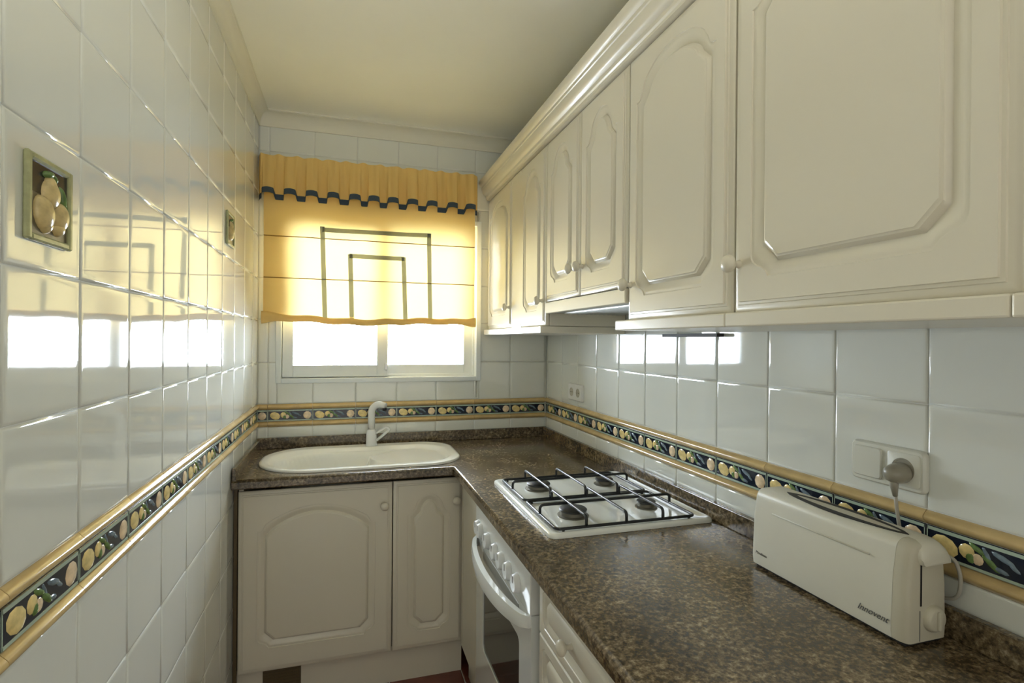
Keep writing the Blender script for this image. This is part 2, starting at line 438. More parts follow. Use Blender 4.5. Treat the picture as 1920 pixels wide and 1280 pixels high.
# ------------------------------------------------------------------ blind and valance
BX0, BX1, BZ0, BZ1 = .030, 1.030, 1.498, 2.20
bl = root('roman_blind', 'yellow roman blind with navy ribbon squares, half lowered over the window', 'blind', (BX0, -.05, BZ0))
def grid(nx, ny, fn, mi=0):
    bm = bmesh.new(); v = [[bm.verts.new(fn(i/nx, j/ny)) for i in range(nx+1)] for j in range(ny+1)]
    for j in range(ny):
        for i in range(nx): bm.faces.new((v[j][i], v[j][i+1], v[j+1][i+1], v[j+1][i]))
    return bm
bw, bh = BX1-BX0, BZ1-BZ0
seams = (.197, .392)
def blindy(x, z):
    t = min(abs(z-s) for s in (0, *seams, .60)); y = -.006*min(1, t/.03)
    y += .004*math.sin(x*9+z*7)*min(1, t/.05)+.0025*math.sin(x*23-z*15)
    return y
def blindp(s, t):
    x, z = s*bw, t*bh
    sag = -.012*math.sin(PI*s)*(1-t)**2+.004*math.sin(s*11)*(1-t)**3
    x += (.010*(1-t)**2*math.sin(s*PI*2))
    return (x, blindy(x, z), z+sag)
obj('cloth', grid(80, 70, blindp), 'fabric', bl, smooth=True)
for s in seams:
    obj('seam', tube(bmesh.new(), [(x*bw/20, -.0015+blindy(x*bw/20, s), s) for x in range(21)],   .0024, 6), 'seam', bl, smooth=True)
# bottom fold of bunched cloth
def foldp(s, t):
    a = t*2*PI; x = s*(bw+.012)-.006; e = 1+.9*math.exp(-((s-0)/.05)**2)+.6*math.exp(-((s-1)/.04)**2)
    z = -.012*math.sin(PI*s)+.004*math.sin(s*11)
    return (x, -.010+.010*math.cos(a)*e, z+.010+.016*math.sin(a)*e+.003*math.sin(s*37))
obj('bottom_fold', grid(60, 10, foldp), 'fabric', bl, smooth=True)
def strip(x0, z0, x1, z1, w):
    n = 14; dx, dz = x1-x0, z1-z0; L = math.hypot(dx, dz); px, pz = -dz/L*w/2, dx/L*w/2
    bm = bmesh.new(); v = []
    for i in range(n+1):
        x, z = x0+dx*i/n, z0+dz*i/n
        v.append([bm.verts.new((x+k*px, blindy(x+k*px, z+k*pz)-.0025, z+k*pz)) for k in (-1, 1)])
    for a, b in zip(v, v[1:]): bm.faces.new((a[0], a[1], b[1], b[0]))
    return bm
q = lambda x: x-BX0; zz = lambda z: z-BZ0
for (a, b, c, d) in ((q(.286), zz(1.93), q(.800), zz(1.935)), (q(.286), zz(1.945), q(.301), .004), (q(.793), zz(1.945), q(.803), .004),
                     (q(.410), zz(1.812), q(.672), zz(1.812)), (q(.414), zz(1.82), q(.424), -.006), (q(.668), zz(1.82), q(.680), -.006), (q(.418), -.004, q(.684), -.004)):
    obj('ribbon', strip(a, b, c, d, .021), 'ribbon_cloth', bl)
vr = root('valance', 'gathered yellow valance with scalloped navy edging above the window', 'valance', (.0, -.02, 2.07))
cent = [500.7, 542, 582.7, 623, 663.6, 699, 735, 771.4, 807.9, 846, 879.7]
def ux(px, y):  # pixel column -> x on plane y
    d = F+Rv*(px-960)/f; k = (y+2.7538)/d.y; return .4087+k*d.x
VC = [ux(c, -.085) for c in cent]; VX0, VX1 = .004, 1.050
def wav(x):
    m = 0
    for c in VC: m = max(m, 1-abs(x-c)/.0375)
    m = max(0, m); t = max(0, min(1, (m-.20)/.16)); return t*t*(3-2*t)
def valp(s, t):
    x = VX0+s*(VX1-VX0); w = wav(x); z = .010+t*.187-.004*s*0
    end = min(1, min(s, 1-s)/.012)
    y = -.045-.030*w*(1-t)**1.2-.004*math.sin(x*150)*(.4+.6*t)
    return (x, y*end-.002, z-.006+.014*w*(1-t)**3+.0035*math.sin(x*83)*(t if t > .9 else 0))
obj('cloth', grid(420, 16, valp), 'fabric', vr, smooth=True)
def edg(s, t):
    x = VX0+s*(VX1-VX0); w = wav(x); end = min(1, min(s, 1-s)/.012)
    y = -.049-.034*w
    c_ = min(abs(x-c) for c in VC)/.030; arc = .007*max(0, 1-c_*c_)*w; return (x, y*end-.003, .017*w-.018+arc+.026*t)
obj('scalloped_edging', grid(420, 3, edg), 'navy_cloth', vr, smooth=True)
obj('batten', B(.012, 1.04, -.022, .018, .150, .185), 'upvc', vr)

# ------------------------------------------------------------------ cabinet doors with routed panels (local frame: x across, z up, facing -Y)
def panel_path(w, h, mg, o, kind, arch, mb=.012):
    """closed outline at inset o from the outer routed line; same vertex count for every o"""
    m = mg+o; q = min(1, o/.028); P = []
    OG = [(0, 1), (.03, .84), (.14, .66), (.34, .52), (.60, .42), (.82, .28), (.92, .14), (1, 0)]
    def mix(a, b): return a+(b-a)*q
    def ogee(cx, cz, sx, sz, rev, c=None):
        c = mix(.042, .030) if c is None else c; n = len(OG)-1
        pts = [(cx+sx*c*mix(a, i/n), cz+sz*c*mix(b, 1-i/n)) for i, (a, b) in enumerate(OG)]
        return pts[::-1] if rev else pts
    zb = m+mb
    cs = .012 if kind == 'rect' else None
    if kind == 'rect': zb = m
    P += ogee(m, zb, 1, 1, False, cs)
    P += [(w/2-.02, zb), (w/2+.02, zb)]
    P += ogee(w-m, zb, -1, 1, True, cs)
    if kind == 'rect':
        P += ogee(w-m, h-m, -1, -1, False, cs)
        P += ogee(m, h-m, 1, -1, True, cs)
        return P
    top = h-mg-o; zs = h-mg-arch-o*.75; n = 16
    R_ = [(w-m, zs-.03), (w-m, zs)]
    for (a, b), (c, d) in (((.012, .001), (.006, .007)), ((.018, .005), (.012, .013)), ((.022, .013), (.017, .018)), ((.026, .021), (.021, .022))):
        R_.append((w-m-mix(a, c), zs+mix(b, d)))
    x0 = w-m-mix(.030, .026); z0 = zs+mix(.027, .026); half = x0-w/2
    e = .95 if kind == 'wide' else .66
    for i in range(n+1):
        u = 1-i/n; R_.append((w/2+half*u, z0+(top-z0)*(max(0, 1-u**2.0))**e))
    P += R_
    P += [(w-x, z) for x, z in R_[-2::-1]]
    return P

def tri_fill(bm, loops, mi=0):
    es = []
    for l in loops:
        for i in range(len(l)):
            a, b = l[i], l[(i+1) % len(l)]; e = bm.edges.get((a, b)) or bm.edges.new((a, b)); es.append(e)
    r = bmesh.ops.triangle_fill(bm, use_beauty=True, use_dissolve=False, edges=es)
    for g in r['geom']:
        if isinstance(g, bmesh.types.BMFace): g.material_index = mi

def door_bm(w, h, kind='narrow', mg=.050, arch=.075, th=.019, prof=None, rim=True, mb=.012):
    bm = bmesh.new()
    prof = prof or [(0, 0), (.0010, .0026), (.0035, .0031), (.0060, .0024), (.011, .0036), (.018, .0062), (.0245, .0100), (.0260, .0104), (.0275, .0080), (.0300, .0055), (.0315, .0022), (.0345, .0014), (.0355, .0)]
    rings = []
    for o, d in prof:
        rings.append([bm.verts.new((x, d, z)) for x, z in panel_path(w, h, mg, o, kind, arch, mb)])
    n = len(rings[0]); groove = []
    for a, b in zip(rings, rings[1:]):
        for i in range(n):
            q = bm.faces.new((a[i], a[(i+1) % n], b[(i+1) % n], b[i])); q.smooth = True
    def rect(i, y): return [bm.verts.new(p) for p in ((i, y, i), (w-i, y, i), (w-i, y, h-i), (i, y, h-i))]
    if rim and kind != 'rect': ro = [rect(0, th), rect(0, .0095), rect(.0015, .0078), rect(.008, .0062), rect(.0130, .0058), rect(.0140, .0036), rect(.0185, .0030), rect(.0195, 0)]
    else: ro = [rect(0, th), rect(0, .003), rect(.003, 0)]
    for a, b in zip(ro, ro[1:]):
        for i in range(4): bm.faces.new((a[i], a[(i+1) % 4], b[(i+1) % 4], b[i]))
    bm.faces.new(ro[0][::-1])
    tri_fill(bm, [ro[-1], rings[0]]); tri_fill(bm, [rings[-1]])
    bmesh.ops.recalc_face_normals(bm, faces=bm.faces)
    return bm

knob_me = None
def knob(parent, x, y, z):
    global knob_me
    if knob_me is None:
        bm = lathe(bmesh.new(), [(.0075, -.002), (.0085, 0), (.0055, .006), (.0058, .012), (.012, .0155), (.0160, .020), (.0168, .025), (.0145, .030), (.008, .0335), (.002, .0345)], 20, axis='-Y')
        o = obj('knob', bm, 'lacquer', parent, smooth=True, loc=(x, y, z)); knob_me = o.data
    else: o = obj('knob', knob_me, None, parent, loc=(x, y, z))
    return o

def add_door(par, x0, z0, w, h, kx=None, kz=None, name='door', **k):
    o = obj(name, door_bm(w, h, **k), 'lacquer', par, center=False, loc=(x0, 0, z0))
    o.data.set_sharp_from_angle(angle=math.radians(40))
    if kx is not None: knob(o, kx, 0, kz)
    return o

def carcass(par, w, d, z0, z1, t=.016, y0=.020, top=True, m='lacquer_in', name='body'):
    bm = bmesh.new()
    box(bm, 0, t, y0, d, z0, z1); box(bm, w-t, w, y0, d, z0, z1); box(bm, t, w-t, y0, d, z0, z0+t)
    box(bm, t, w-t, d-.006, d, z0+t, z1)
    if top: box(bm, t, w-t, y0, d-.006, z1-t, z1)
    return obj(name, bm, m, par)

# ------------------------------------------------------------------ base cabinets
YD = -.548                         # door plane of the sink run
XD = .866                          # door plane of the right-hand run
sb = root('sink_base_cabinet', 'cream base cabinet below the white sink, one wide and one narrow door', 'cabinet', (.018, YD, 0))
carcass(sb, .844, .54, .14, .848, top=False)
add_door(sb, 0, .143, .566, .690, .535, .600, kind='wide', mg=.066, arch=.088, mb=.024)
add_door(sb, .570, .143, .292, .690, .257, .600, kind='narrow', mg=.058, arch=.080)
obj('plinth', B(-.012, .862, .036, .052, 0, .136), 'lacquer', sb)
vg = obj('vent_grille', B(.085, .222, .031, .037, .030, .131), 'vent', sb)
for i in range(8): obj('slat', B(.088, .219, .0285, .0325, .034+i*.012, .039+i*.012), 'vent', vg)
obj('end_filler', B(-.015, -.003, .004, .020, .0, .846), 'vent', sb)

cf = root('corner_filler_cabinet', 'narrow plain cream panel cabinet between the sink doors and the oven', 'cabinet', (XD+.0, -.570, 0), -PI/2)
obj('door', B(.0, .290, 0, .018, .143, .833, bev=.002, seg=1), 'lacquer', cf)
obj('groove_strip', B(.030, .034, -.0012, .001, .17, .81), 'lacquer', cf)
obj('body', B(.0, .290, .024, .50, .14, .846), 'lacquer_in', cf)
obj('plinth', B(.0, .290, .034, .05, 0, .138), 'lacquer', cf)

dr = root('drawer_cabinet', 'cream cabinet with stacked drawers, just right of the oven', 'cabinet', (XD, -1.512, 0), -PI/2)
carcass(dr, .405, .56, .14, .848, top=False)
dprof = [(0, 0), (.0015, .002), (.004, .001), (.010, .004), (.018, .0065), (.020, .0075), (.022, .0045), (.026, .002), (.029, .001)]
for i in range(5):
    z0 = .692-.1395*i
    o = obj('drawer', door_bm(.405, .136, kind='rect', mg=.022, prof=dprof), 'lacquer', dr, center=False, loc=(0, 0, z0)); o.data.set_sharp_from_angle(angle=math.radians(40))
    knob(o, .195, .001, .068)
obj('plinth', B(0, .405, .034, .05, 0, .130), 'lacquer', dr)
db = root('door_base_cabinet', 'cream single door base cabinet under the near end of the worktop', 'cabinet', (XD, -1.922, 0), -PI/2)
carcass(db, .50, .56, .14, .848, top=False)
add_door(db, 0, .143, .50, .690, .04, .600, kind='wide', mg=.066, arch=.088, mb=.024)
obj('plinth', B(0, .50, .034, .05, 0, .138), 'lacquer', db)

# ------------------------------------------------------------------ oven
ov = root('built_in_oven', 'white built-in oven with seven control knobs below the hob', 'oven', (XD, -.866, 0), -PI/2)
OW = .606
obj('body', B(.006, OW-.006, .022, .55, .150, .835), 'enamel', ov)
bm = B(0, OW, -.010, .022, .708, .832, bev=.003)
obj('control_panel', bm, 'enamel', ov)
kp = None
for i, y in enumerate((.050, .085, .180, .275, .345, .420, .500)):
    k = obj('control_knob', lathe(bmesh.new(), [(.0275, -.002), (.0275, .003), (.025, .007), (.0235, .0135), (.0215, .0155)], 24, axis='-Y') if kp is None else kp, 'plastic', ov, smooth=True, loc=(y, -.010, .748), angle=40) if kp is None else obj('control_knob', kp, None, ov, loc=(y, -.010, .748))
    if kp is None: kp = k.data; ki = obj('indicator', B(-.0015, .0015, -.0162, -.012, .002, .020), 'print_grey', k, loc=(0, 0, 0)); kim = ki.data
    else: obj('indicator', kim, None, k, loc=(0, 0, 0))
# door as a ring round the glass
bm = bmesh.new()
g0, g1, h0, h1 = .095, .505, .340, .600
out = [bm.verts.new((x, -.006, z)) for x, z in rrect(OW, .555, .004, 3, OW/2, .152+.2775)]
inn = [bm.verts.new((x, -.006, z)) for x, z in rrect(g1-g0, h1-h0, .022, 6, (g0+g1)/2, (h0+h1)/2)]
tri_fill(bm, [out, inn])
n = len(out); ob = [bm.verts.new((v.co.x, .020, v.co.z)) for v in out]
for i in range(n): bm.faces.new((out[i], out[(i+1) % n], ob[(i+1) % n], ob[i]))
n = len(inn); ib = [bm.verts.new((v.co.x, .0, v.co.z)) for v in inn]
for i in range(n): bm.faces.new((inn[i], inn[(i+1) % n], ib[(i+1) % n], ib[i]))
bm.faces.new(ob[::-1]); bmesh.ops.recalc_face_normals(bm, faces=bm.faces)
od = obj('oven_door', bm, 'enamel', ov, center=False)
obj('oven_glass', B(g0-.004, g1+.004, -.002, .004, h0-.004, h1+.004), 'glass_dark', od)
# bowed handle: a flat bar arching out of the door top
bm = bmesh.new(); rings = []; N = 26
for i in range(N+1):
    s = i/N; x = .006+s*(OW-.012); b = math.sin(PI*s)**.55 if 0 < s < 1 else 0
    yo = -.012-.052*b; t = .010+.004*b; zc = .690-.012*b; hh = .015+.008*b
    rings.append([(x, yo, zc-hh), (x, yo-.003, zc), (x, yo+.001, zc+hh), (x, yo+t+.004, zc+hh), (x, yo+t+.008, zc), (x, yo+t+.004, zc-hh)])
loft(bm, rings); obj('door_handle', bm, 'enamel', od, smooth=True, angle=60)
obj('hand_recess', B(.10, .50, -.0075, -.004, .655, .690, bev=.001, seg=1), 'hood', od)
obj('slot', B(.255, .345, -.008, -.005, .626, .630), 'dark', od)
obj('plinth', B(0, OW, .050, .065, 0, .140), 'dark', ov)
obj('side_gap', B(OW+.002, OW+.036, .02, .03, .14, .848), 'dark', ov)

# ------------------------------------------------------------------ granite worktop
YF, XF, TH = -.583, .834, .036
wt = root('granite_worktop', 'polished brown granite L-shaped worktop with low upstands', 'worktop', (0, 0, CT-TH))
YN = -2.82
SKX, SKY, SKW, SKH = .473, -.3035, .826, .485            # sink centre and size
outer = [(.003, -.004), (.003, YF)]
outer += [(XF-.012, YF), (XF-.004, YF-.004), (XF, YF-.012)]
outer += [(XF, YN), (W-.004, YN), (W-.004, -.004)]
outer = outer[::-1]
hole = rrect(SKW-.034, SKH-.034, (.12, .12, .19, .19), 8, SKX, SKY)
bm = bmesh.new()
# front edge rounding: three steps
vo_top = [bm.verts.new((x, y, TH)) for x, y in outer]; ho = [bm.verts.new((x, y, TH)) for x, y in hole]
tri_fill(bm, [vo_top, ho])
def off(x, y, d):
    nx = -d if abs(x-XF) < .0125 and y < YF-.003 else 0
    ny = -d if (abs(y-YF) < .0045 and x <= XF-.003) else 0
    return x+nx, y+ny
prev = vo_top
for d, z in ((.0035, TH-.0009), (.0075, TH-.0045), (.009, TH-.010), (.009, .004), (.006, 0)):
    cur = [bm.verts.new((*off(x, y, d), z)) for x, y in outer]
    for i in range(len(cur)):
        q = bm.faces.new((prev[i], prev[(i+1) % len(cur)], cur[(i+1) % len(cur)], cur[i])); q.smooth = z > TH-.012
    prev = cur
hb = [bm.verts.new((x, y, 0)) for x, y in hole]
for i in range(len(ho)): bm.faces.new((ho[i], ho[(i+1) % len(ho)], hb[(i+1) % len(ho)], hb[i]))
tri_fill(bm, [prev, hb])
bmesh.ops.recalc_face_normals(bm, faces=bm.faces)
obj('slab', bm, 'granite', wt, center=False)
obj('upstand', B(.003, W-.004, -.022, -.0045, TH+.0005, TH+.052, bev=.002, seg=2), 'granite', wt)
obj('upstand', B(W-.022, W-.0045, YN, -.0225, TH+.0005, TH+.052, bev=.002, seg=2), 'granite', wt)
obj('upstand', B(.0045, .018, YF+.001-.008, -.0225, TH-.034, TH+.044, bev=.002, seg=2), 'granite', wt)

# ------------------------------------------------------------------ sink
sk = root('kitchen_sink', 'white composite inset sink with rounded bowl and draining side below the window', 'sink', (SKX, SKY, CT))
outline = rrect(SKW, SKH, (.16, .155, .215, .225), 14)
def sdr(x, y, cx, cy, w, h, r):
    qx, qy = abs(x-cx)-w/2+r, abs(y-cy)-h/2+r
    return math.hypot(max(qx, 0), max(qy, 0))+min(max(qx, qy), 0)-r
def sst(t): t = max(0, min(1, t)); return t*t*(3-2*t)
def skz(x, y, rr):
    z = .010
    d0 = sdr(x, y, 0, -.018, SKW-.052, SKH-.085, .17)         # common shallow tray
    z -= .016*sst(-d0/.030)
    d1 = sdr(x, y, -.165, -.022, .405, .345, .165)
    z -= .140*sst(-d1/.060)
    return z
bm = bmesh.new(); NR = 46; n = len(outline); rings = []
for k in range(NR):
    s = 1-k/NR
    rings.append([bm.verts.new((x*s, y*s, skz(x*s, y*s, s))) for x, y in outline])
sk0 = [[bm.verts.new((x*1.006, y*1.006, z)) for x, y in outline] for z in (.0008, .006)]
sk0 += rings
for a, b in zip(sk0, sk0[1:]):
    for i in range(n): bm.faces.new((a[i], a[(i+1) % n], b[(i+1) % n], b[i]))
cv = bm.verts.new((0, 0, skz(0, 0, 0)))
for i in range(n): bm.faces.new((rings[-1][i], rings[-1][(i+1) % n], cv))
bmesh.ops.recalc_face_normals(bm, faces=bm.faces)
if sum(q.normal.z for q in bm.faces) < 0: bmesh.ops.reverse_faces(bm, faces=bm.faces)
obj('basin', bm, 'sink', sk, smooth=True, center=False)
obj('drain', lathe(bmesh.new(), [(.034, 0), (.036, .002), (.020, .003), (.018, .001)], 20, (-.165, -.022, -.146)), 'steel', sk, smooth=True)
TP = (SKX+.045, -.100)
tp = root('mixer_tap', 'white single-lever mixer tap standing at the back of the sink', 'tap', (TP[0], TP[1], CT+.010))
obj('body', lathe(bmesh.new(), [(.028, 0), (.028, .004), (.0255, .008), (.0250, .040), (.024, .062), (.020, .074), (.014, .080)], 24), 'plastic', tp, smooth=True)
obj('collar', lathe(bmesh.new(), [(.0165, .079), (.0170, .083), (.0150, .086)], 20), 'steel', tp, smooth=True)
pth = smoothpath([(0, 0, .085), (-.001, 0, .176), (.028, -.020, .202), (.062, -.045, .194)], .028, 6)
obj('spout', tube(bmesh.new(), pth, [.0165]*2+[.0165]*(len(pth)-5)+[.0155, .015, .0145], 16), 'plastic', tp, smooth=True)
obj('outlet', lathe(bmesh.new(), [(.010, -.010), (.011, .004)], 14, (.058, -.042, .180)), 'dark', tp)
lp = smoothpath([(.018, -.010, .058), (.070, -.032, .092), (.082, -.036, .078), (.024, -.014, .026)], .012, 5)
obj('lever', tube(bmesh.new(), lp, .0065, 10), 'plastic', tp, smooth=True)

# ------------------------------------------------------------------ gas hob
HX0, HX1, HY0, HY1 = .917, 1.424, -1.455, -.872
hcx, hcy, hw, hh = (HX0+HX1)/2, (HY0+HY1)/2, HX1-HX0, HY1-HY0
hb_ = root('gas_hob', 'white enamel four-burner gas hob set in the granite worktop', 'hob', (hcx, hcy, CT))
bm = bmesh.new()
loft(bm, [[(x, y, z) for x, y in rrect(hw-2*i, hh-2*i, r)] for i, z, r in
          ((0, .0008, .020), (0, .008, .020), (.002, .0115, .020), (.006, .0135, .018), (.014, .0135, .016), (.024, .0100, .012), (.030, .0090, .010))])
obj('tray', bm, 'enamel', hb_, smooth=True, angle=50)
for bx, by, r in ((1.040, -1.020, .042), (1.288, -1.025, .033), (1.042, -1.312, .042), (1.292, -1.300, .030)):
    x, y = bx-hcx, by-hcy
    b = obj('burner', lathe(bmesh.new(), [(r+.004, .008), (r+.004, .012), (r-.004, .014), (r-.006, .022), (r-.004, .024)], 28), 'burner', hb_, smooth=True, loc=(x, y, .0), angle=40)
    obj('burner_cap', lathe(bmesh.new(), [(r-.002, .024), (r-.001, .029), (r-.005, .032), (.006, .0325)], 28), 'burner_cap', b, smooth=True, loc=(0, 0, 0), angle=40)
for (ya, yb) in ((-1.165+.004, -.905), (-1.430, -1.172)):
    y0, y1 = ya-hcy, yb-hcy; x0, x1 = HX0+.026-hcx, HX1-.050-hcx; z0, z1 = .017, .044; r = .0044
    bm = bmesh.new(); ym = (y0+y1)/2
    tube(bm, [(x, y, z0) for x, y in rrect(x1-x0, y1-y0, .016, 4, (x0+x1)/2, ym)], r, 8, closed=True)
    tube(bm, smoothpath([(x0, ym, z0), (x0, ym, z1), (x1, ym, z1), (x1, ym, z0)], .012), r, 8)
    for xb in (1.030, 1.152, 1.268):
        xb -= hcx; tube(bm, smoothpath([(xb, y1, z0), (xb, y1, z1+.002), (xb, y0, z1+.002), (xb, y0, z0)], .012), r, 8)
    for sx in (x0+.02, x1-.02):
        for sy in (y0, y1): lathe(bm, [(.004, .009), (.004, z0)], 8, (sx, sy, 0))
    obj('pan_support', bm, 'black_iron', hb_, smooth=True)

# ------------------------------------------------------------------ wall cabinets
XU = 1.110; UZ0, UZ1 = 1.467, 2.150
def wall_cab(name, label, y0, w, z0, doors, filler=None, rail=True, group=None, rail_ext=0):
    r = root(name, label, 'cabinet', (XU, y0, z0), -PI/2, group)
    H = UZ1-z0; d = W-XU-.002
    carcass(r, w, d, 0, H, y0=.021, m='lacquer')
    for (x0, dw, kx, kz, kind, mg, arch) in doors:
        add_door(r, x0, 0, dw, H-.004, kx, kz, kind=kind, mg=mg, arch=arch)
    if filler: obj('filler', B(filler[0], filler[1], .007, .021, 0, H-.004), 'lacquer', r)
    if rail: obj('bottom_rail', B(-rail_ext, w, -.015, d, -.028, -.001, bev=.003, seg=2), 'lacquer', r)
    return r
wall_cab('wall_cabinet', 'cream wall cabinet in the corner beside the window, with two arched doors', -.006, .872, UZ0,
         [(0.004, .430, .405, .095, 'narrow', .052,.082), (.562, .308, .285, .095, 'narrow', .048,.082)], filler=(.434, .561))
wall_cab('wall_cabinet', 'short cream wall cabinet above the extractor hood, two arched doors', -.880, .608, 1.556,
         [(.002, .300, .270, .088, 'narrow', .050, .085), (.305, .302, .030, .088, 'narrow', .050, .085)], rail=False)
wall_cab('wall_cabinet', 'cream wall cabinet with a single arched door right of the extractor hood', -1.490, .408, UZ0,
         [(.002, .402, .022, .090, 'narrow', .046,.082)], rail_ext=.030)
wall_cab('wall_cabinet', 'large cream wall cabinet above the socket and toaster', -1.899, .459, UZ0,
         [(.001, .457, .018, .090, 'narrow', .048,.082)])
wall_cab('wall_cabinet', 'cream wall cabinet at the near right edge, cut by the picture side', -2.359, .460, UZ0,
         [(.001, .457, .44, .090, 'narrow', .048,.082)])
# cornice on top of the cabinets
cp = [(0, 0), (-.006, 0), (-.006, .008), (-.010, .012), (-.011, .022)]
cp += [(-.014-.018*math.sin(PI/2*i/5), .024+.030*(1-math.cos(PI/2*i/5))) for i in range(1, 6)]
cp += [(-.035, .056), (-.035, .066), (-.039, .068), (-.046, .076), (-.049, .082), (-.049, .096), (.03, .096), (.03, 0)]
bm = bmesh.new(); prism(bm, [(XU+a, UZ1+.001+b) for a, b in cp], -2.82, -.006, 'Y')
box(bm, XU+.03, W-.004, -2.82, -.006, UZ1+.001, UZ1+.018)
o = obj('cabinet_cornice', bm, 'lacquer', smooth=True, angle=30)
tag(o, 'long cream moulded cornice running along the top of the wall cabinets', 'cornice')

# extractor hood
hd = root('extractor_hood', 'slim pull-out extractor hood with cream front strip between the wall cabinets', 'extractor hood', (XU, -.884, 1.510), -PI/2)
obj('front_strip', B(0, .602, .000, .018, .002, .042, bev=.002, seg=1), 'lacquer', hd)
obj('body', B(.002, .600, .018, .335, .004, .043), 'hood', hd)
obj('filter_grille', B(.04, .56, .06, .30, .0005, .005), 'steel', hd)
for i in range(12): obj('grille_bar', B(.05, .55, .07+.018*i, .076+.018*i, -.0015, .001), 'hood', hd)

# ------------------------------------------------------------------ switches and sockets
def plate_bm(w, h, d, r=.012):
    bm = bmesh.new()
    loft(bm, [[(x, y, z) for x, z in rrect(w-2*i, h-2*i, max(r-i, .003))] for i, y in ((0, 0), (0, -d*.5), (.0012, -d*.8), (.004, -d))])
    return bm
def plate(bm): return bm
sw = root('switch_and_socket', 'ivory double plate on the tiled wall, rocker switch beside an occupied socket', 'wall socket', (W, -1.951, 1.166), -PI/2)
obj('plate', plate_bm(.154, .082, .011), 'socket', sw, smooth=True, angle=35)
bm = bmesh.new(); loft(bm, [[(x, y, z) for x, z in rrect(w_, h_, .006, 4, -.037, 0)] for w_, h_, y in ((.062, .062, -.010), (.062, .062, -.0135), (.058, .058, -.0155))])
obj('rocker', bm, 'socket', sw, smooth=True, angle=35)
bm = bmesh.new(); loft(bm, [[(x, y, z) for x, z in rrect(w_, h_, .006, 4, .037, 0)] for w_, h_, y in ((.064, .064, -.010), (.064, .064, -.0125), (.061, .061, -.0135))])
obj('socket_insert', bm, 'socket', sw, smooth=True, angle=35)
obj('socket_well', lathe(bmesh.new(), [(.0225, .0134), (.0225, .0142), (.0195, .0142), (.019, .0136)], 28, (.037, 0, 0), axis='-Y'), 'plug', sw)
ss = root('double_socket', 'white double socket with two round outlets low in the far corner', 'wall socket', (W, -.415, 1.166), -PI/2)
obj('plate', plate_bm(.158, .080, .012, .008), 'plastic', ss, smooth=True, angle=35)
for x in (-.037, .037):
    s_ = obj('outlet', lathe(bmesh.new(), [(.021, .0118), (.021, .0130), (.0185, .0130), (.018, .0122), (.002, .0122)], 24, (x, 0, 0), axis='-Y'), 'cord', ss)
    for dx in (-.008, .008): obj('pin_hole', lathe(bmesh.new(), [(.0028, .0120), (.0028, .0128)], 8, (x+dx, 0, 0), axis='-Y'), 'dark', s_)

# power cord with plug
pc = root('power_cord', 'grey toaster power cord with round plug in the wall socket', 'power cord', (W-.016, -1.988, 1.160))
obj('plug', lathe(bmesh.new(), [(.0195, -.001), (.0195, .012), (.018, .022), (.014, .032), (.008, .037), (.002, .038)], 24, axis='-X'), 'plug', pc, smooth=True, angle=50)
obj('strain_relief', tube(bmesh.new(), [(-.020, 0, -.012), (-.018, .001, -.026), (-.015, .001, -.044)], [.0085, .007, .0042], 10), 'plug', pc, smooth=True)
cpth = smoothpath([(-.015, .001, -.040), (-.010, 0, -.080), (.006, 0, -.150), (.008, -.01, -.200), (.006, -.06, -.213), (.004, -.100, -.20), (.004, -.104, -.16), (-.004, -.100, -.13), (-.006, -.085, -.125)], .03, 5)
obj('cable', tube(bmesh.new(), cpth, .0032, 8), 'cord', pc, smooth=True)

# ------------------------------------------------------------------ toaster
TX0, TX1, TY0, TY1 = 1.316, 1.418, -2.086, -1.722; TL = TY1-TY0; TH_ = .180
ts = root('toaster', 'long cream long-slot toaster on the granite in front of the socket', 'toaster', (TX0, TY1, CT), -PI/2)
# local: x toward the camera 0..TL, y depth 0..TX1-TX0, z up
def tprof(ins, x):
    D = TX1-TX0; b = 7
    p = []
    z0 = .008
    base = [(.002, z0), (.000, z0+.014), (.004, .120), (.010, TH_-.024)]
    p += base
    for i in range(1, 7):
        a = PI-PI/2*i/6; p.append((.010+.020+.020*math.cos(a), TH_-.022+.022*math.sin(a)))
    p += [(D-.026, TH_)]
    for i in range(1, 7):
        a = PI/2-PI/2*i/6; p.append((D-.008-.018+.018*math.cos(a), TH_-.020+.020*math.sin(a)))
    p += [(D-.002, .10), (D, z0+.010), (D-.002, z0)]
    cy, cz = D/2, TH_/2
    return [(x, cy+(y-cy)*(1-2*ins/D), cz+(z-cz)*(1-2*ins/TH_) if z > z0+.001 else z) for y, z in p]
bm = bmesh.new()
loft(bm, [tprof(i, x) for i, x in ((.010, 0), (.005, .001), (.0016, .005), (0, .011), (0, TL-.026))])
obj('body', bm, 'toaster', ts, smooth=True, angle=50)
bm = bmesh.new()
loft(bm, [tprof(i, x) for i, x in ((0.0004, TL-.0258), (.0010, TL-.014), (.0035, TL-.006), (.007, TL-.0015), (.011, TL))])
te = obj('end_cap', bm, 'toaster_end', ts, smooth=True, angle=50)
def lens(bm, x0, x1, yc, hwid, z, n=18, mi=0):
    top = [(x0+(x1-x0)*i/n, yc+hwid*math.sin(PI*i/n)**.6) for i in range(n+1)]
    bot = [(x0+(x1-x0)*i/n, yc-hwid*math.sin(PI*i/n)**.6) for i in range(n-1, 0, -1)]
    pts = top+bot
    loft(bm, [[(x, y, z-.002) for x, y in pts], [(x, y, z) for x, y in pts]]); return bm
sl = obj('slot_surround', lens(bmesh.new(), .055, TL-.032, .050, .0265, TH_+.0010), 'dark', ts)
obj('bread_rack', lens(bmesh.new(), .085, TL-.046, .050, .0118, TH_+.0014), 'toaster_end', ts)
obj('ridge', tube(bmesh.new(), [(.060, .0042, .136), (TL-.07, .0042, .136)], .0016, 6), 'toaster', ts, smooth=True)
bm = bmesh.new()
